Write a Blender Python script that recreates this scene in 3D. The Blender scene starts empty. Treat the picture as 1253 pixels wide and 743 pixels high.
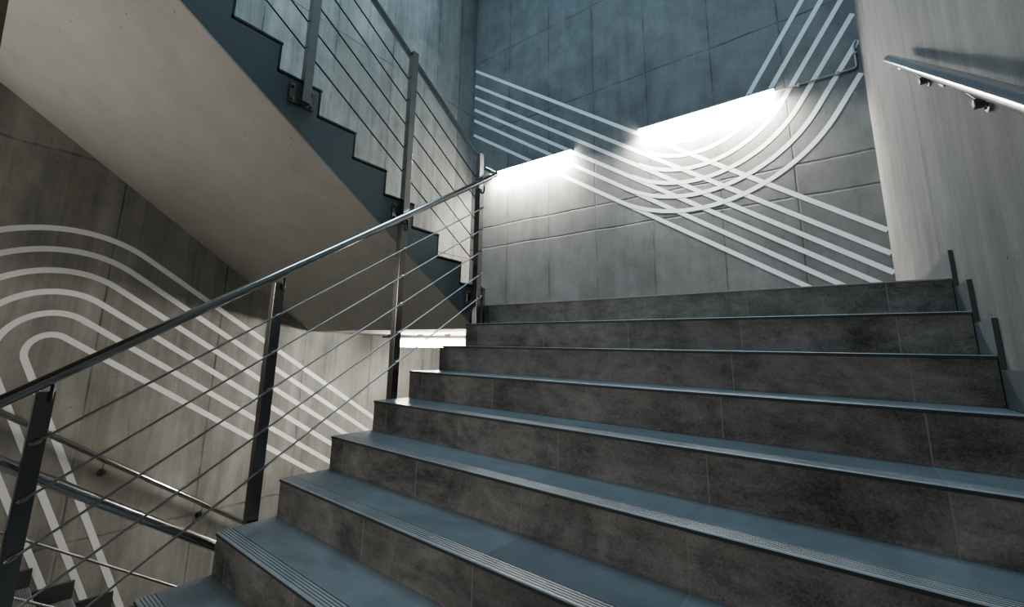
import bpy, bmesh, math
from mathutils import Vector, Matrix

# ------------------------------------------------------------------ survey
R = 0.17            # riser
T = 0.2672          # going
NR = 11             # risers per flight
H = NR * R          # 1.87
Wl, Wr, D, YF = -2.734, 2.620, 2.831, -5.80
G = 0.128           # well between the flights
WS = 2.59           # right end of the treads
SLAB = 0.19
ZLOW, ZTOP = -3.95, 7.6
YU = 0.062          # foot of the upper flight
SL = R / T
sc = bpy.context.scene
col = sc.collection

# ------------------------------------------------------------------ helpers
def link(o, parent=None):
    col.objects.link(o)
    if parent is not None:
        o.parent = parent
    return o

def mesh_obj(name, bm, mats, parent=None, smooth=False):
    me = bpy.data.meshes.new(name)
    bmesh.ops.recalc_face_normals(bm, faces=bm.faces[:])
    if smooth:
        for f in bm.faces:
            f.smooth = True
    bm.to_mesh(me); bm.free()
    for m in (mats if isinstance(mats, (list, tuple)) else [mats]):
        me.materials.append(m)
    if smooth:
        try:
            me.set_sharp_from_angle(angle=math.radians(40))
        except Exception:
            pass
    return link(bpy.data.objects.new(name, me), parent)

def tag(o, label, cat, group=None):
    o['label'] = label; o['category'] = cat
    if group: o['group'] = group
    return o

def struct(o):
    o['kind'] = 'structure'
    return o

def thing(name, label, cat, loc=(0, 0, 0), group=None):
    o = bpy.data.objects.new(name, None)
    o.location = loc; o.empty_display_size = 0.1
    link(o)
    return tag(o, label, cat, group)

def put(name, bm, mats, root, smooth=False):
    """part drawn in world coordinates, parented to an Empty that may be moved"""
    bmesh.ops.translate(bm, verts=bm.verts[:], vec=-Vector(root.location))
    return mesh_obj(name, bm, mats, root, smooth)

def box(bm, x0, x1, y0, y1, z0, z1, bev=0.0):
    r = bmesh.ops.create_cube(bm, size=1.0)
    vs = r['verts']
    for v in vs:
        v.co = Vector((x0 + (v.co.x + .5) * (x1 - x0), y0 + (v.co.y + .5) * (y1 - y0), z0 + (v.co.z + .5) * (z1 - z0)))
    if bev > 0:
        es = list({e for v in vs for e in v.link_edges})
        bmesh.ops.bevel(bm, geom=es, offset=bev, segments=2, affect='EDGES', profile=0.5)
    return bm

def prism_x(bm, pts, x0, x1):
    """closed (y,z) polygon swept along x"""
    a = [bm.verts.new((x0, y, z)) for y, z in pts]
    b = [bm.verts.new((x1, y, z)) for y, z in pts]
    bm.faces.new(a); bm.faces.new(list(reversed(b)))
    n = len(pts)
    for i in range(n):
        j = (i + 1) % n
        bm.faces.new((a[i], b[i], b[j], a[j]))
    return bm

def tube(bm, pts, r, seg=16, caps=True):
    pts = [Vector(p) for p in pts]
    n = len(pts)
    tang = []
    for i in range(n):
        a = pts[max(i - 1, 0)]; b = pts[min(i + 1, n - 1)]
        tang.append((b - a).normalized())
    up = Vector((0, 0, 1)) if abs(tang[0].z) < .9 else Vector((1, 0, 0))
    nrm = (up - tang[0] * up.dot(tang[0])).normalized()
    rings = []
    for i in range(n):
        if i:
            nrm = (nrm - tang[i] * nrm.dot(tang[i])).normalized()
        bn = tang[i].cross(nrm)
        rings.append([bm.verts.new(pts[i] + (nrm * math.cos(t) + bn * math.sin(t)) * r)
                      for t in [2 * math.pi * k / seg for k in range(seg)]])
    for i in range(n - 1):
        for k in range(seg):
            l = (k + 1) % seg
            bm.faces.new((rings[i][k], rings[i][l], rings[i + 1][l], rings[i + 1][k]))
    if caps:
        bm.faces.new(list(reversed(rings[0]))); bm.faces.new(rings[-1])
    return bm

def fillet(pts, rad, seg=6):
    """round the corners of a polyline"""
    P = [Vector(p) for p in pts]; out = [P[0]]
    for i in range(1, len(P) - 1):
        a, b, c = P[i - 1], P[i], P[i + 1]
        u = (a - b); v = (c - b)
        d = min(rad, u.length * .48, v.length * .48)
        p0 = b + u.normalized() * d; p1 = b + v.normalized() * d
        for k in range(seg + 1):
            t = k / seg
            out.append(p0 * (1 - t) ** 2 + b * 2 * t * (1 - t) + p1 * t * t)
    out.append(P[-1])
    return out

def cyl(bm, a, b, r, seg=14):
    return tube(bm, [a, b], r, seg)

# ------------------------------------------------------------------ materials
class NT:
    def __init__(self, name):
        self.m = bpy.data.materials.new(name); self.m.use_nodes = True
        self.t = self.m.node_tree; self.t.nodes.clear()
        self.out = self.n('ShaderNodeOutputMaterial')
        self.b = self.n('ShaderNodeBsdfPrincipled')
        self.l(self.b.outputs[0], self.out.inputs['Surface'])
        self.tc = self.n('ShaderNodeTexCoord')
        self.sep = self.n('ShaderNodeSeparateXYZ'); self.l(self.tc.outputs['Object'], self.sep.inputs[0])
    def n(self, t): return self.t.nodes.new(t)
    def l(self, a, b): self.t.links.new(a, b)
    def math(self, op, a, b=None, c=None, clamp=False):
        n = self.n('ShaderNodeMath'); n.operation = op; n.use_clamp = clamp
        for i, v in enumerate((a, b, c)):
            if v is None: continue
            if isinstance(v, (int, float)): n.inputs[i].default_value = v
            else: self.l(v, n.inputs[i])
        return n.outputs[0]
    def mapping(self, scale, rot=(0, 0, 0), loc=(0, 0, 0)):
        n = self.n('ShaderNodeMapping'); n.inputs['Scale'].default_value = scale
        n.inputs['Rotation'].default_value = rot; n.inputs['Location'].default_value = loc
        self.l(self.tc.outputs['Object'], n.inputs[0]); return n.outputs[0]
    def noise(self, vec, scale, detail=4, rough=.55, dist=0.0):
        n = self.n('ShaderNodeTexNoise'); n.inputs['Scale'].default_value = scale
        n.inputs['Detail'].default_value = detail; n.inputs['Roughness'].default_value = rough
        n.inputs['Distortion'].default_value = dist
        self.l(vec, n.inputs['Vector']); return n.outputs['Fac']
    def rng(self, v, a, b, c, d, smooth=False):
        n = self.n('ShaderNodeMapRange'); n.clamp = True
        if smooth: n.interpolation_type = 'SMOOTHSTEP'
        self.l(v, n.inputs[0])
        for i, x in enumerate((a, b, c, d)): n.inputs[i + 1].default_value = x
        return n.outputs[0]
    def mix(self, f, a, b, mode='MIX'):
        n = self.n('ShaderNodeMix'); n.data_type = 'RGBA'; n.blend_type = mode
        for s, v in ((n.inputs[0], f), (n.inputs[6], a), (n.inputs[7], b)):
            if isinstance(v, (int, float)): s.default_value = v
            elif isinstance(v, tuple): s.default_value = (*v, 1)
            else: self.l(v, s)
        return n.outputs[2]
    def mul(self, colr, f):
        n = self.n('ShaderNodeVectorMath'); n.operation = 'SCALE'
        self.l(colr, n.inputs[0]); self.l(f, n.inputs['Scale']); return n.outputs[0]
    def bump(self, h, strength, dist=.01):
        n = self.n('ShaderNodeBump'); n.inputs['Strength'].default_value = strength
        n.inputs['Distance'].default_value = dist
        self.l(h, n.inputs['Height']); self.l(n.outputs[0], self.b.inputs['Normal'])
    def set(self, **k):
        for a, v in k.items():
            s = self.b.inputs[a.replace('_', ' ')]
            if isinstance(v, (int, float)): s.default_value = v
            elif isinstance(v, tuple): s.default_value = (*v, 1)
            else: self.l(v, s)
        return self.m

def concrete(name, c_dark, c_light, axis, vl=(), hl=(), streak=.35, lean=0.0, blotch=.5, warm=None, bands=()):
    """board-marked cast concrete; axis = the horizontal axis of the wall; vl / hl = shutter joints"""
    k = NT(name)
    U = k.sep.outputs[axis]; Z = k.sep.outputs['Z']
    big = k.noise(k.mapping((1, 1, 1)), .9, 5, .6, .4)
    mid = k.noise(k.mapping((1, 1, .8), loc=(3, 1, 7)), 4.5, 6, .65)
    stv = k.noise(k.mapping((1, 1, .10), rot=(lean, 0, 0)), 4.2, 7, .66, .7)
    stf = k.noise(k.mapping((1, 1, .035), rot=(lean, 0, 0), loc=(5, 9, 2)), 17, 4, .65, .4)
    fine = k.noise(k.mapping((1, 1, 1)), 85, 3, .7)
    f = k.math('MULTIPLY', k.rng(big, .3, .7, 0, 1), blotch)
    f = k.math('MULTIPLY_ADD', k.rng(mid, .3, .7, 0, 1), .42, f)
    f = k.math('MULTIPLY_ADD', k.rng(stv, .33, .68, 0, 1), streak, f)
    f = k.math('MULTIPLY_ADD', k.rng(stf, .35, .65, 0, 1), streak * .35, f)
    f = k.math('MULTIPLY_ADD', k.math('SUBTRACT', fine, .5), .5, f)
    f = k.math('DIVIDE', f, blotch + .42 + streak * 1.35)
    c = k.mix(k.rng(f, .12, .9, 0, 1), c_dark, c_light)
    if warm:
        c = k.mix(k.rng(k.noise(k.mapping((1, 1, .3), loc=(11, 4, 0)), 1.6, 4, .6), .5, .75, 0, .7), c, warm)
    # sparse air holes
    v = k.n('ShaderNodeTexVoronoi'); v.inputs['Scale'].default_value = 16
    k.l(k.tc.outputs['Object'], v.inputs['Vector'])
    gate = k.math('GREATER_THAN', k.noise(k.mapping((1, 1, 1), loc=(20, 0, 0)), 5, 3), .58)
    hole = k.math('MULTIPLY', k.rng(v.outputs['Distance'], .05, .11, 1, 0), gate)
    c = k.mix(k.math('MULTIPLY', hole, .65), c, (c_dark[0] * .35, c_dark[1] * .35, c_dark[2] * .35))
    # shutter joints
    wob = k.math('MULTIPLY', k.math('SUBTRACT', k.noise(k.mapping((1, 1, 1)), 2.2, 3), .5), .035)
    def lines(coord, vals, w, wobf):
        m = None
        cc = k.math('MULTIPLY_ADD', wob, wobf, coord)
        for x in vals:
            d = k.math('ABSOLUTE', k.math('SUBTRACT', cc, x))
            a = k.rng(d, w * .25, w, 1, 0)
            m = a if m is None else k.math('MAXIMUM', m, a)
        return m
    j = None
    patch = k.rng(k.noise(k.mapping((1, 1, 1), loc=(2, 8, 5)), 2.5, 4), .38, .62, .05, 1)
    if vl: j = lines(U, vl, .012, .35)
    if hl:
        h_ = lines(Z, hl, .016, 1.3)
        j = h_ if j is None else k.math('MAXIMUM', j, h_)
    if j is not None:
        jj = k.math('MULTIPLY', j, patch)
        c = k.mix(k.math('MULTIPLY', jj, .7), c, (c_dark[0] * .4, c_dark[1] * .4, c_dark[2] * .38))
        soft = lines(U, vl, .10, .5) if vl else None
        if soft is not None:
            c = k.mix(k.math('MULTIPLY', k.math('MULTIPLY', soft, patch), .2), c, (c_dark[0] * .7, c_dark[1] * .72, c_dark[2] * .7))
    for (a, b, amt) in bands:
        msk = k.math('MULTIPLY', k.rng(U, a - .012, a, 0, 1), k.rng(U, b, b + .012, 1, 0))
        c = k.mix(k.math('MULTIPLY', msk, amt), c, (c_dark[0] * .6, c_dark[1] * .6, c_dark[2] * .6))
    hgt = k.math('MULTIPLY_ADD', fine, .25, k.math('MULTIPLY', mid, .5))
    hgt = k.math('MULTIPLY_ADD', hole, -.6, hgt)
    if j is not None: hgt = k.math('MULTIPLY_ADD', j, -.6, hgt)
    k.bump(hgt, .6, .008)
    return k.set(Base_Color=c, Roughness=.78, Specular_IOR_Level=.25)

def tile(name, dark, light, rough, spec, seam=.55, grain=.5, off=.52):
    k = NT(name)
    X = k.sep.outputs['X']
    n1 = k.noise(k.mapping((1, 1, 1)), 3.2, 7, .68, .6)
    n2 = k.noise(k.mapping((.35, 1, 1), loc=(4, 4, 4)), 22, 5, .7)
    n3 = k.noise(k.mapping((1, 1, 1)), 160, 2, .6)
    f = k.math('MULTIPLY_ADD', k.rng(n2, .3, .7, 0, 1), .45, k.math('MULTIPLY', k.rng(n1, .33, .68, 0, 1), .75))
    f = k.math('MULTIPLY_ADD', k.math('SUBTRACT', n3, .5), grain, f)
    c = k.mix(k.rng(f, .1, 1.1, 0, 1), dark, light)
    # tile joints every 0.5675 m
    t = k.math('FRACT', k.math('DIVIDE', k.math('SUBTRACT', X, off - 5.675), .5675))
    d = k.math('MULTIPLY', k.math('MINIMUM', t, k.math('SUBTRACT', 1.0, t)), .5675)
    s = k.rng(d, .0012, .0030, 1, 0)
    ti = k.math('FLOOR', k.math('DIVIDE', k.math('SUBTRACT', X, off - 5.675), .5675))
    wn = k.n('ShaderNodeTexWhiteNoise'); wn.noise_dimensions = '2D'
    cmb = k.n('ShaderNodeCombineXYZ'); k.l(ti, cmb.inputs[0])
    zi = k.math('FLOOR', k.math('DIVIDE', k.math('ADD', k.sep.outputs['Z'], 10.02), R)); k.l(zi, cmb.inputs[1])
    k.l(cmb.outputs[0], wn.inputs['Vector'])
    c = k.mul(c, k.rng(wn.outputs['Value'], 0, 1, .86, 1.14))
    c = k.mix(k.math('MULTIPLY', s, seam), c, (.22, .215, .205))
    k.bump(k.math('MULTIPLY_ADD', s, -.8, k.math('MULTIPLY_ADD', n3, .3, k.math('MULTIPLY', n2, .3))), .25, .003)
    r = k.rng(n1, .3, .7, rough - .06, rough + .08)
    return k.set(Base_Color=c, Roughness=r, Specular_IOR_Level=spec)

def metal(name, c, rough, stretch=(50, 50, 1.5)):
    k = NT(name)
    n = k.noise(k.mapping(stretch), 6, 3)
    return k.set(Base_Color=k.mix(n, tuple(x * .95 for x in c), c), Metallic=1.0, Roughness=k.rng(n, .3, .7, rough - .01, rough + .02))

def plain(name, c, rough, spec=.4, var=.12, sc_=12):
    k = NT(name)
    n = k.noise(k.mapping((1, 1, 1)), sc_, 5, .6)
    return k.set(Base_Color=k.mix(n, tuple(x * (1 - var) for x in c), tuple(x * (1 + var) for x in c)), Roughness=rough, Specular_IOR_Level=spec)

def glow(name, c, s):
    k = NT(name)
    n = k.noise(k.mapping((1, 1, 1)), 3, 1)
    k.b.inputs['Emission Color'].default_value = (*c, 1)
    k.b.inputs['Emission Strength'].default_value = s
    return k.set(Base_Color=k.mix(n, (.8, .8, .8), (.85, .85, .85)), Roughness=.5)

M = {}
M['back'] = concrete('concrete_back', (.095, .0945, .091), (.215, .213, .205), 'X',
                     vl=(-1.93, -1.13, -.36, .42, 1.23, 1.96), hl=(5.0, 3.5, 1.72, 1.36), streak=.25, warm=(.15, .146, .134))
M['left'] = concrete('concrete_left', (.105, .104, .095), (.33, .326, .30), 'Y',
                     vl=(-3.8, -2.9, -1.95, -1.0, -.05, .9, 1.85, 2.39), hl=(-1.97, 1.2, 3.9), streak=.7, lean=.03,
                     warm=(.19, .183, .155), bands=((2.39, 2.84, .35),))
M['right'] = concrete('concrete_right', (.095, .094, .09), (.245, .242, .233), 'Y',
                      vl=(-2.0, .29), hl=(), streak=.6, lean=-.05, blotch=.6, warm=(.19, .184, .17))
M['front'] = concrete('concrete_front', (.25, .25, .24), (.42, .41, .39), 'X', vl=(-1, 1), hl=(0,), streak=.3)
M['soffit'] = concrete('concrete_soffit', (.250, .241, .222), (.32, .309, .286), 'Y', streak=.12, blotch=.5)
M['under'] = concrete('concrete_shaded', (.03, .032, .027), (.06, .062, .054), 'X', streak=.2)  # shade under the upper landing put into the concrete colour
M['riser'] = tile('riser_tile', (.043, .0425, .042), (.235, .230, .222), .55, .35, seam=.9, grain=.9)
M['tread'] = tile('tread_tile', (.118, .130, .132), (.178, .194, .197), .45, .45, seam=.4, grain=.35)  # faint blue cast paints reflected skylight into the tile colour
M['grip'] = tile('tread_grip_strip', (.15, .165, .17), (.23, .25, .255), .34, .6, seam=.4, grain=.25)  # grooved strip, its lighter colour paints in the lamp reflection
M['skirt'] = tile('skirting_tile', (.085, .093, .098), (.125, .135, .140), .5, .35, seam=0)
M['skirt_edge'] = plain('skirting_tile_edge', (.075, .08, .082), .6)
M['edge'] = plain('tile_edge', (.045, .049, .051), .6)
M['nosing'] = plain('landing_edge_highlight', (.30, .29, .265), .5)  # pale tone paints the highlight along the landing edge
M['stringer'] = plain('stringer_paint', (.145, .178, .182), .5, .4, .10, 7)
M['stripe'] = plain('stripe_paint', (.62, .63, .63), .6, .3, .06, 20)
M['steel'] = metal('brushed_steel', (.52, .505, .48), .21)
M['poststeel_shaded'] = metal('post_steel_shaded', (.30, .29, .275), .25)  # darker copy of the steel, shade on the posts put into its colour
M['rail'] = metal('polished_steel', (.50, .495, .485), .16)
M['cable'] = metal('rod_steel', (.46, .445, .42), .33)
M['rod_backlit'] = metal('backlit_rod_steel', (.07, .068, .065), .3)  # same rods coloured dark, their backlit silhouette painted in
M['darksteel'] = metal('dark_bracket_steel', (.16, .16, .155), .35)
M['lampbody'] = plain('lamp_body', (.20, .205, .21), .45, .5, .05)
M['conduit'] = plain('conduit_grey', (.26, .27, .27), .4, .5, .05)
M['white'] = glow('lamp_diffuser', (1.0, .955, .88), 85.0)
M['white2'] = glow('lamp_diffuser_low', (1.0, .96, .90), 160.0)

# ------------------------------------------------------------------ setting
def wall(name, mat, *b):
    bm = bmesh.new(); box(bm, *b)
    return struct(mesh_obj(name, bm, mat))

th = .25
wall_back = wall('wall_back', M['back'], Wl - th, Wr + th, D, D + th, ZLOW, ZTOP)
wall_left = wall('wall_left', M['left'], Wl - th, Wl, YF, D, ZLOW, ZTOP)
wall_right = wall('wall_right', M['right'], Wr, Wr + th, YF, D, ZLOW, ZTOP)
wall_front = wall('wall_front', M['front'], Wl - th, Wr + th, YF - th, YF, ZLOW, ZTOP)
wall('ceiling', M['front'], Wl - th, Wr + th, YF - th, D + th, ZTOP, ZTOP + .2)

# landings: structural slab with the tiled top
def landing(name, boxes, top, mats):
    bm = bmesh.new()
    for (x0, x1, y0, y1) in boxes:
        box(bm, x0, x1, y0, y1, top - SLAB, top - .02)
    for f in bm.faces: f.material_index = 0
    n0 = len(bm.faces)
    for (x0, x1, y0, y1) in boxes:
        box(bm, x0, x1, y0, y1, top - .02, top)
    bm.faces.ensure_lookup_table()
    for f in bm.faces[n0:]: f.material_index = 1
    return struct(mesh_obj(name, bm, mats))

YT = YU - 10 * T           # head of the upper and lower flights (-2.61)
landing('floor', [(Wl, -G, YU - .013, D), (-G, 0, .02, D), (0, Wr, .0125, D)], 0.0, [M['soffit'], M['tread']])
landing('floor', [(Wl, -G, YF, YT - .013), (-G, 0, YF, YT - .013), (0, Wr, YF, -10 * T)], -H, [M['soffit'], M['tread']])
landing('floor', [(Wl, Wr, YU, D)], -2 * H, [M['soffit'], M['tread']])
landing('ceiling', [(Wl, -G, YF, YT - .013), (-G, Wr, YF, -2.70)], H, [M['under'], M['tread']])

# painted end of the landing slab inside the well
bm = bmesh.new(); box(bm, -G + .002, -.002, .008, .02, -SLAB, -.001)
struct(mesh_obj('trim_1', bm, M['stringer']))

bm = bmesh.new(); box(bm, .0, WS, -.003, .012, -.007, .0, .0008)  # thin strip added to draw the lit landing edge as pale colour
struct(mesh_obj('trim_highlight', bm, M['nosing']))

# ------------------------------------------------------------------ stripes painted on the walls
def ribbon(name, pts, w, to3, parent):
    pts = [Vector((p[0], p[1])) for p in pts]
    bm = bmesh.new(); L = []; n = len(pts)
    for i in range(n):
        a = pts[max(i - 1, 0)]; b = pts[min(i + 1, n - 1)]
        t = (b - a).normalized(); nn = Vector((-t.y, t.x)) * w / 2
        L.append((bm.verts.new(to3(pts[i] + nn)), bm.verts.new(to3(pts[i] - nn))))
    for i in range(n - 1):
        bm.faces.new((L[i][0], L[i][1], L[i + 1][1], L[i + 1][0]))
    return mesh_obj(name, bm, M['stripe'], parent)

def clip(pts, lo0, hi0, lo1, hi1, step=.03):
    """resample a polyline and keep the run inside the box"""
    out = []
    for a, b in zip(pts[:-1], pts[1:]):
        a = Vector(a); b = Vector(b); n = max(1, int((b - a).length / step))
        for k in range(n):
            p = a + (b - a) * k / n
            if lo0 <= p.x <= hi0 and lo1 <= p.y <= hi1: out.append(p)
    p = Vector(pts[-1])
    if lo0 <= p.x <= hi0 and lo1 <= p.y <= hi1: out.append(p)
    return out

SWL, SWB = .046, .050
to_left = lambda p: (Wl + .002, p.x, p.y)
to_back = lambda p: (p.x, D - .002, p.y)
cy_, cz_ = -2.23, -.48
a_diag = math.radians(90 - 31.4)                          # normal of the diagonal runs
a_leg = math.atan2(-.402, -.916)                          # normal of the steep legs
if a_leg < 0: a_leg += 2 * math.pi
for i in range(6):
    r = .143 + .175 * i
    arc = [(cy_ + r * math.cos(a), cz_ + r * math.sin(a)) for a in [a_diag + (a_leg - a_diag) * k / 40 for k in range(41)]]
    d0 = Vector((math.cos(math.radians(-31.4)), math.sin(math.radians(-31.4))))
    st = Vector(arc[0]) + d0 * ((D - .004 - arc[0][0]) / d0.x)
    d1 = Vector((.402, -.916)); zb = (-2.85 + .14 * i) if i < 3 else -1.86
    en = Vector(arc[-1]) + d1 * ((zb - arc[-1][1]) / d1.y)
    ribbon('painted_stripe', [st] + arc + [en], SWL, to_left, wall_left)
Lf = [(-.7471, 2.837), (-.7312, 2.567), (-.7202, 2.352), (-.7058, 2.14), (-.70, 1.938), (-.6772, 1.705)]
ub = [.775, .965, 1.15, 1.325, 1.505, 1.696]
for i, (m, b) in enumerate(Lf):
    x1 = min(Wr - .003, (.0 - b) / m)
    ribbon('painted_stripe', [(Wl + .004, m * (Wl + .004) + b), (x1, m * x1 + b)], SWB, to_back, wall_back)
ux, uz = .941, 3.116
for i, r in enumerate(ub):
    m = Lf[i][0]
    aL = math.atan2(-1, m); aR = math.atan2(-.53, .848)
    arc = [(ux + r * math.cos(a), uz + r * math.sin(a)) for a in [aL + (aR - aL) * k / 40 for k in range(41)]]
    en = (arc[-1][0] + .53 * 6, arc[-1][1] + .848 * 6)
    pts = clip(arc + [en], Wl, Wr - .004, 0, 7.4)
    ribbon('painted_stripe', pts, SWB, lambda p: (p.x, D - .003, p.y), wall_back)

# ------------------------------------------------------------------ stairs
GROOVES = [.014 + .0125 * i for i in range(5)]
def flight(label, y0, z0, s, x0, x1, open_side):
    """y0,z0 = foot of the first riser, s = +1 climbs towards +y"""
    root = thing('staircase', label, 'stairs', ((x0 + x1) / 2, y0, z0))
    q = lambda t, h: (y0 + s * t, z0 + h)
    xa, xb = x0, x1
    for m in range(1, NR):
        a = (m - 1) * T - .006; b = m * T; h = m * R
        pr = [(a, h - .013), (a, h - .003), (a + .003, h)]
        for gq in GROOVES:
            pr += [(a + gq, h), (a + gq + .0004, h - .0025), (a + gq + .0034, h - .0025), (a + gq + .0038, h)]
        pr += [(b + .001, h), (b + .001, h - .013)]
        bm = prism_x(bmesh.new(), [q(*p) for p in pr], xa, xb)
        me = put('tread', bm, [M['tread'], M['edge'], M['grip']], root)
        for f in me.data.polygons:
            if abs(f.normal.x) > .9 or abs(f.normal.y) > .9: f.material_index = 1
            elif f.normal.z > .5 and f.area < .018 * (x1 - x0): f.material_index = 2
        me.data.update()
    for m in range(1, NR + 1):
        a = (m - 1) * T; h0 = (m - 1) * R + .0005; h1 = m * R - (.0135 if m < NR else .0075)
        bm = prism_x(bmesh.new(), [q(*p) for p in ((a, h0), (a, h1), (a + .012, h1), (a + .012, h0))], xa, xb)
        ri = put('riser', bm, [M['riser'], M['edge']], root)
        for f in ri.data.polygons:
            if abs(f.normal.x) > .9: f.material_index = 1
        ri.data.update()
    so = -.233
    P = [(.013, -SLAB)]
    for m in range(1, NR):
        P += [((m - 1) * T + .013, m * R - .023), (m * T + .013, m * R - .023)]
    P += [(10 * T + .013, NR * R - SLAB - .001), (2.938, NR * R - SLAB - .001), (2.938, 2.938 * SL + so), ((-SLAB - so) / SL, -SLAB)]
    P = [q(*p) for p in P]
    if open_side > 0: sx, wx = (x1 - .014, x1 - .001), (x0, x1 - .015)
    else: sx, wx = (x0 + .001, x0 + .014), (x0 + .015, x1)
    put('waist_slab', prism_x(bmesh.new(), P, *wx), M['soffit'], root)
    put('stringer', prism_x(bmesh.new(), P, *sx), M['stringer'], root)
    return root

flight('wide flight of dark grey tiled steps rising to the landing below the wall lamps', -10 * T, -H, 1, 0.0, WS + .013, -1)
flight('flight overhead with smooth beige underside and blue grey sawtooth side', YU, 0.0, -1, Wl + .002, -G, 1)
flight('lower flight going down beside the striped wall at bottom left', YU, -2 * H, -1, Wl + .028, -G, 1)

# stepped skirting tiles
def skirt(name, x0, x1, y0, z0, s, tail0, tail1, face):
    q = lambda t, h: (y0 + s * t, z0 + h)
    up = .123
    top = [(-tail0, up)] + [(-.002, up)]
    for m in range(1, NR):
        top += [((m - 1) * T - .006, m * R + up), (m * T - .006, m * R + up)]
    top += [(10 * T - .006, NR * R + up), (10 * T + tail1, NR * R + up)]
    # drop of the first vertical edge
    bot = [(10 * T + tail1, NR * R + .001), (10 * T + .016, NR * R + .001)]
    for m in range(NR - 1, 0, -1):
        bot += [(m * T + .0145, m * R + .001), ((m - 1) * T + .0145, m * R + .001)]
    bot += [(.0145, .001), (-tail0, .001)]
    pts = [q(*p) for p in top + bot]
    bm = prism_x(bmesh.new(), pts, x0, x1)
    o = struct(mesh_obj(name, bm, [M[face], M['skirt_edge']]))
    for f in o.data.polygons:
        if abs(f.normal.x) < .5: f.material_index = 1
    return o
skirt('baseboard_right', WS + .0155, Wr - .001, -10 * T, -H, 1, 2.0, D - .002, 'skirt')
skirt('baseboard_left', Wl + .001, Wl + .026, YU, -2 * H, -1, 1.0, 2.0, 'edge')

# ------------------------------------------------------------------ balustrades
OFFS = [.865, .679, .494, .308, .122]
def balustrade(label, nos, ys, xpost, xin, xplate, side, ya, yb, rail_pts, rail_off, dark=False):
    """nos(y) = nosing line; side = +1 treads lie towards +x"""
    root = thing('balustrade', label, 'railing', (xpost, ys[0], nos(ys[0])), 'stainless steel balustrades')
    put('handrail', tube(bmesh.new(), rail_pts, .0215, 20), M['rail'], root, True)
    for o in OFFS:
        put('cable', tube(bmesh.new(), [(xin, ya, nos(ya) + o), (xin, yb, nos(yb) + o)], .0048, 10), M['rod_backlit'] if dark else M['cable'], root, True)
    for y in ys:
        n = nos(y)
        ztop = n + rail_off
        p = put('post', box(bmesh.new(), xpost - .0235, xpost + .0235, y - .026, y + .026, n - .235, ztop, .002), M['steel'] if dark else M['poststeel_shaded'], root)
        # side bracket with four bolts
        pl = put('bracket', box(bmesh.new(), min(xplate), max(xplate), y - .085, y + .07, n - .245, n - .125, .001), M['poststeel_shaded'] if dark else M['darksteel'], root)
        xf = xplate[0] if side > 0 else xplate[1]
        for dy in (-.066, .052):
            for dz in (-.225, -.145):
                bm = tube(bmesh.new(), [(xf, y + dy, n + dz), (xf - side * .0119, y + dy, n + dz), (xf - side * .012, y + dy, n + dz), (xf - side * .02, y + dy, n + dz)], .009, 8)
                for i, v in enumerate(list(bm.verts)):
                    if i >= 16:
                        v.co.y = y + dy + (v.co.y - y - dy) * .55; v.co.z = n + dz + (v.co.z - n - dz) * .55
                b = put('bolt', bm, M['steel'], root)
                b.parent = pl
        # rod clamps: a stub out of the post and a sleeve round the rod, one mesh each
        for o in OFFS:
            d = Vector((0, 1, SL if nos(1) > nos(0) else -SL)).normalized() * .011
            c0 = Vector((xin, y, n + o))
            bm = tube(bmesh.new(), [Vector((xpost + side * .0235, y, n + o)), c0], .0085, 12)
            tmp = tube(bmesh.new(), [c0 - d, c0 + d], .0092, 12)
            cs = [v.co.copy() for v in tmp.verts]; tmp.free()
            bv = [bm.verts.new(c) for c in cs]
            for k_ in range(12):
                l_ = (k_ + 1) % 12
                bm.faces.new((bv[k_], bv[l_], bv[12 + l_], bv[12 + k_]))
            bm.faces.new(bv[:12]); bm.faces.new(bv[12:])
            bm.verts.ensure_lookup_table()
            bm.faces.new((bm.verts[12], bm.verts[13], bv[0]))      # seam joining stub and sleeve
            f = put('cable_clamp', bm, M['steel'], root, True)
            f.parent = p
    return root

n_main = lambda y: SL * y
n_up = lambda y: R + (YU - y) * SL
n_low = lambda y: n_up(y) - 2 * H
XR, XU = .0, -.130      # handrail lines
YE = .078
# main handrail: up the flight, round the end and across to the upper rail
main_pts = fillet([(XU, -2.98, n_low(-2.90) + 1.075), (XR, -2.98, n_main(-2.98) + 1.075), (XR, YE, n_main(YE) + 1.110), (XU + .002, YE - .012, n_up(.066) + 1.075)], .030)
ys_main = [-.108 - 3 * T * k for k in range(4)]
main = balustrade('stainless balustrade with five rods along the left edge of the wide steps', n_main, ys_main, -.037, -.004, (-.0125, -.001), 1, -2.53, -.085, main_pts, 1.035)
up_pts = [(XU, .058, n_up(.058) + 1.075), (XU, -2.55, n_up(-2.55) + 1.075)]
ys_up = [-.052, -.857, -1.658, -2.46]
upper = balustrade('balustrade of the flight overhead, rods dark in silhouette against the blue lit wall', n_up, ys_up, -.094, -.127, (-.127, -.1175), -1, -2.5, -.03, up_pts, 1.085, True)
low_pts = [(XU, .058, n_low(.058) + 1.075), (XU, -2.90, n_low(-2.90) + 1.075)]
lower = balustrade('balustrade of the lower flight seen through the near rods at bottom left', n_low, ys_up[:3], -.094, -.127, (-.127, -.1175), -1, -2.62, -.03, low_pts, 1.085)

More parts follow.
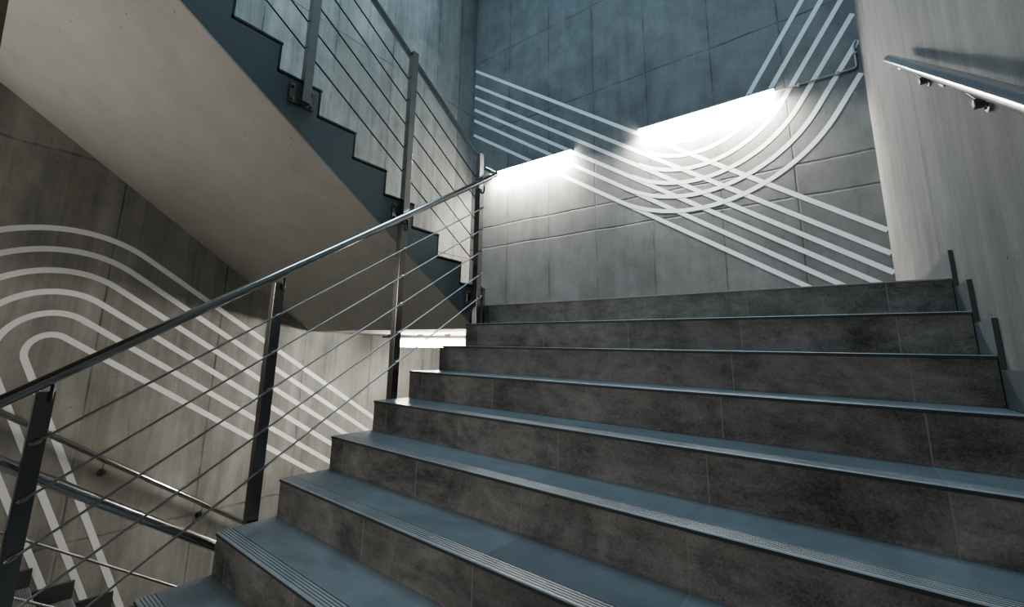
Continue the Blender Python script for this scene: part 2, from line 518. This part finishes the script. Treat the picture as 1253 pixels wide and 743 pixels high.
# saddle clips under the main and lower handrail
def saddles(root, ys, nos, xpost, xin, off_post, off_rail):
    posts = [c for c in root.children if c.name.split('.')[0] == 'post']
    for y, p in zip(ys, posts):
        n = nos(y)
        bm = bmesh.new()
        tube(bm, fillet([(xpost + (.0 if True else 0), y + .012, n + off_post - .035), (xin, y + .012, n + off_post - .025), (xin, y + .012, n + off_rail - .012)], .012), .0065, 10)
        b = put('rail_saddle', bm, M['darksteel'], root, True)
        b.parent = p
saddles(main, ys_main, n_main, -.02, XR, 1.035, 1.075)

# dark flat bar beside the last post, at the edge of the landing
bm = box(bmesh.new(), -.014, -.002, -.075, -.045, -.16, .135, .001)
put('end_bar', bm, M['darksteel'], main)

# ------------------------------------------------------------------ wall handrails
def wall_rail(label, x, wallx, p0, p1, brs, oblique):
    root = thing('wall_handrail', label, 'handrail', (x, p0[0], p0[1]), 'steel handrails fixed to the side walls')
    a = Vector((x, *p0)); b = Vector((x, *p1))
    bm = tube(bmesh.new(), [a, b], .0215, 24)
    put('rail', bm, M['rail'], root, True)
    s = 1 if wallx > x else -1
    sl = (p1[1] - p0[1]) / (p1[0] - p0[0])
    d = Vector((0, 1, sl)).normalized()
    for y in brs:
        z = p0[1] + (y - p0[0]) * sl
        bm = bmesh.new()
        # thin arm sloping from the saddle down to a knuckle on the wall rosette
        xk = wallx - s * .022; dz = .112
        tube(bm, fillet([(x, y, z - .024), (x + s * .012, y, z - .036), (xk, y, z - dz + .008)], .012), .0045, 12)
        br = put('rail_bracket', bm, M['steel'], root, True)
        kn = put('knuckle', box(bmesh.new(), xk - .013, xk + .013, y - .012, y + .012, z - dz - .012, z - dz + .014, .003), M['darksteel'], root)
        kn.parent = br
        bm = bmesh.new(); cyl(bm, (wallx - s * .001, y, z - dz), (wallx - s * .0085, y, z - dz), .030, 28)
        ro = put('wall_rosette', bm, M['steel'], root, True); ro.parent = br
        bm = bmesh.new()
        c = Vector((x, y, z - .0245))
        w = Vector((.014, 0, 0)); u = d * .035; nn = Vector((0, -d.z, d.y)) * .002
        vs = [bm.verts.new(c + w * i + u * j + nn * k) for i in (-1, 1) for j in (-1, 1) for k in (-1, 1)]
        bmesh.ops.convex_hull(bm, input=vs)
        sd = put('saddle', bm, M['darksteel'], root); sd.parent = br
        for a_ in (90, 210, 330):
            yy = y + .021 * math.cos(math.radians(a_)); zz = z - dz + .021 * math.sin(math.radians(a_))
            sw = put('screw', cyl(bmesh.new(), (wallx - s * .008, yy, zz), (wallx - s * .012, yy, zz), .0045, 10), M['darksteel'], root)
            sw.parent = br
    return root
wall_rail('polished handrail on the pale concrete wall at upper right', 2.543, Wr, (.155, 1.197), (-3.35, -1.046), [-.215, -.945, -1.675, -2.405], True)
wall_rail('thin handrail on the striped wall behind the lower balustrade', Wl + .078, Wl, (-3.0, -.55), (.0, -2.49), [-2.57, -1.76, -.955, -.2], False)

# ------------------------------------------------------------------ lamps
def wall_lamp(label, x0, x1, z):
    root = thing('wall_lamp', label, 'lamp', ((x0 + x1) / 2, D, z - .11), 'linear lamps on the end wall')
    bm = bmesh.new(); box(bm, x0, x1, D - .085, D - .004, z - .016, z, .002)
    put('housing', bm, M['lampbody'], root)
    bm = bmesh.new(); box(bm, x0 + .002, x1 - .002, D - .078, D - .008, z - .10, z - .0165, .01)
    put('diffuser', bm, M['white'], root)
    for xe in (x0 + .25, x1 - .25):
        bm = bmesh.new(); box(bm, xe - .02, xe + .02, D - .05, D - .001, z + .0005, z + .03, .006)
        put('mounting_clip', bm, M['lampbody'], root)
    return root
wall_lamp('glowing strip lamp on the end wall beside the stair handrail', -2.25, -.70, 2.665)
wall_lamp('glowing strip lamp joined to the grey conduit near the right corner', .309, 1.858, 2.665)

def ceiling_lamp(label, x0, x1, y, ztop):
    root = thing('ceiling_lamp', label, 'lamp', ((x0 + x1) / 2, y, ztop))
    put('housing', box(bmesh.new(), x0, x1, y - .03, y + .03, ztop - .062, ztop - .040, .002), M['lampbody'], root)
    put('diffuser', box(bmesh.new(), x0 + .01, x1 - .01, y - .045, y + .045, ztop - .150, ztop - .0625, .014), M['white2'], root)
    put('cable_box', box(bmesh.new(), x0 - .34, x0 - .02, y - .02, y + .02, ztop - .045, ztop - .022, .003), M['darksteel'], root)
    for xe in (x0 - .2, x0 + .35, x0 + .8, x1 - .25):
        put('mounting_clip', box(bmesh.new(), xe - .03, xe + .03, y - .02, y + .02, ztop - .0395 if xe > x0 else ztop - .0215, ztop - .0005, .003), M['darksteel'], root)
    return root
ceiling_lamp('strip lamp hanging under the landing behind the steps', -2.02, -.47, .8, -SLAB)

# conduit from the right lamp into the corner
root = thing('conduit', 'thin grey conduit running from the right strip lamp up into the corner', 'pipe', (1.86, D, 2.65))
cz = 2.640
bm = tube(bmesh.new(), fillet([(1.860, D - .014, cz), (2.575, D - .014, cz), (2.575, D - .014, cz + .27), (2.60, D - .014, cz + .31)], .04), .009, 12)
put('pipe', bm, M['conduit'], root, True)
for xe in (2.08, 2.42):
    put('pipe_clip', box(bmesh.new(), xe - .012, xe + .012, D - .028, D - .001, cz - .018, cz + .018, .003), M['conduit'], root)
put('pipe_clip', box(bmesh.new(), 2.557, 2.593, D - .028, D - .001, cz + .16, cz + .18, .003), M['conduit'], root)

# ------------------------------------------------------------------ light
def area(name, loc, aim, sx, sy, power, c):
    L = bpy.data.lights.new(name, 'AREA'); L.shape = 'RECTANGLE'; L.size = sx; L.size_y = sy
    L.energy = power; L.color = c
    o = bpy.data.objects.new(name, L); o.location = loc
    o.rotation_euler = (Vector(aim) - Vector(loc)).to_track_quat('-Z', 'Y').to_euler()
    col.objects.link(o); return o
area('skylight', (0.0, -.9, 7.3), (0.0, -.9, 0), 4.6, 3.4, 470, (.51, .78, 1.0))
area('rear_fill', (-.3, -4.7, .35), (.2, -1.2, -.7), 1.6, .4, 60, (1.0, .955, .89))  # fill light added behind the camera, no fixture there
area('side_fill', (Wl + .12, -4.0, .5), (-1.6, -3.1, 1.7),   .15, 1.2, 15, (1.0, .95, .88)).data.spread = math.radians(130)  # unseen fill added to brighten the near end of the soffit
area('lower_fill', (-1.5, D - .2, -1.2), (-1.8, -2, -2.2), 1.5, .15, 6, (1.0, .955, .88))  # weak fill added low in the well, out of view
for xc in (-1.475, 1.084):      # light thrown down the wall by the two strips
    area('strip_wash', (xc, D - .115, 2.552), (xc, D + .02, 2.3), 1.5, .06, 190, (1.0, .955, .88)).data.spread = math.radians(165)

w = bpy.data.worlds.new('world'); sc.world = w; w.use_nodes = True
bg = w.node_tree.nodes['Background']; bg.inputs[0].default_value = (.35, .5, .7, 1); bg.inputs[1].default_value = .0

# ------------------------------------------------------------------ camera
C = Vector((2.2358, -2.7744, -0.3788)); yaw, pitch, roll, f = -0.7002, 0.1935, 0.0289, 536.2229
ppx, ppy = 587.333, 325.9745
fw = Vector((math.sin(yaw) * math.cos(pitch), math.cos(yaw) * math.cos(pitch), math.sin(pitch)))
r0 = Vector((math.cos(yaw), -math.sin(yaw), 0)); u0 = r0.cross(fw)
r = r0 * math.cos(roll) + u0 * math.sin(roll); u = u0 * math.cos(roll) - r0 * math.sin(roll)
cd = bpy.data.cameras.new('camera'); co = bpy.data.objects.new('camera', cd); col.objects.link(co)
co.matrix_world = Matrix(((r.x, u.x, -fw.x, C.x), (r.y, u.y, -fw.y, C.y), (r.z, u.z, -fw.z, C.z), (0, 0, 0, 1)))
cd.sensor_fit = 'HORIZONTAL'; cd.sensor_width = 36; cd.lens = f / 1253 * 36
cd.shift_x = (626.5 - ppx) / 1253; cd.shift_y = (ppy - 371.5) / 1253
cd.clip_start = .02
sc.camera = co
sc.view_settings.view_transform = 'AgX'
try: sc.view_settings.look = 'AgX - Medium High Contrast'
except Exception: pass
sc.view_settings.exposure = -0.12
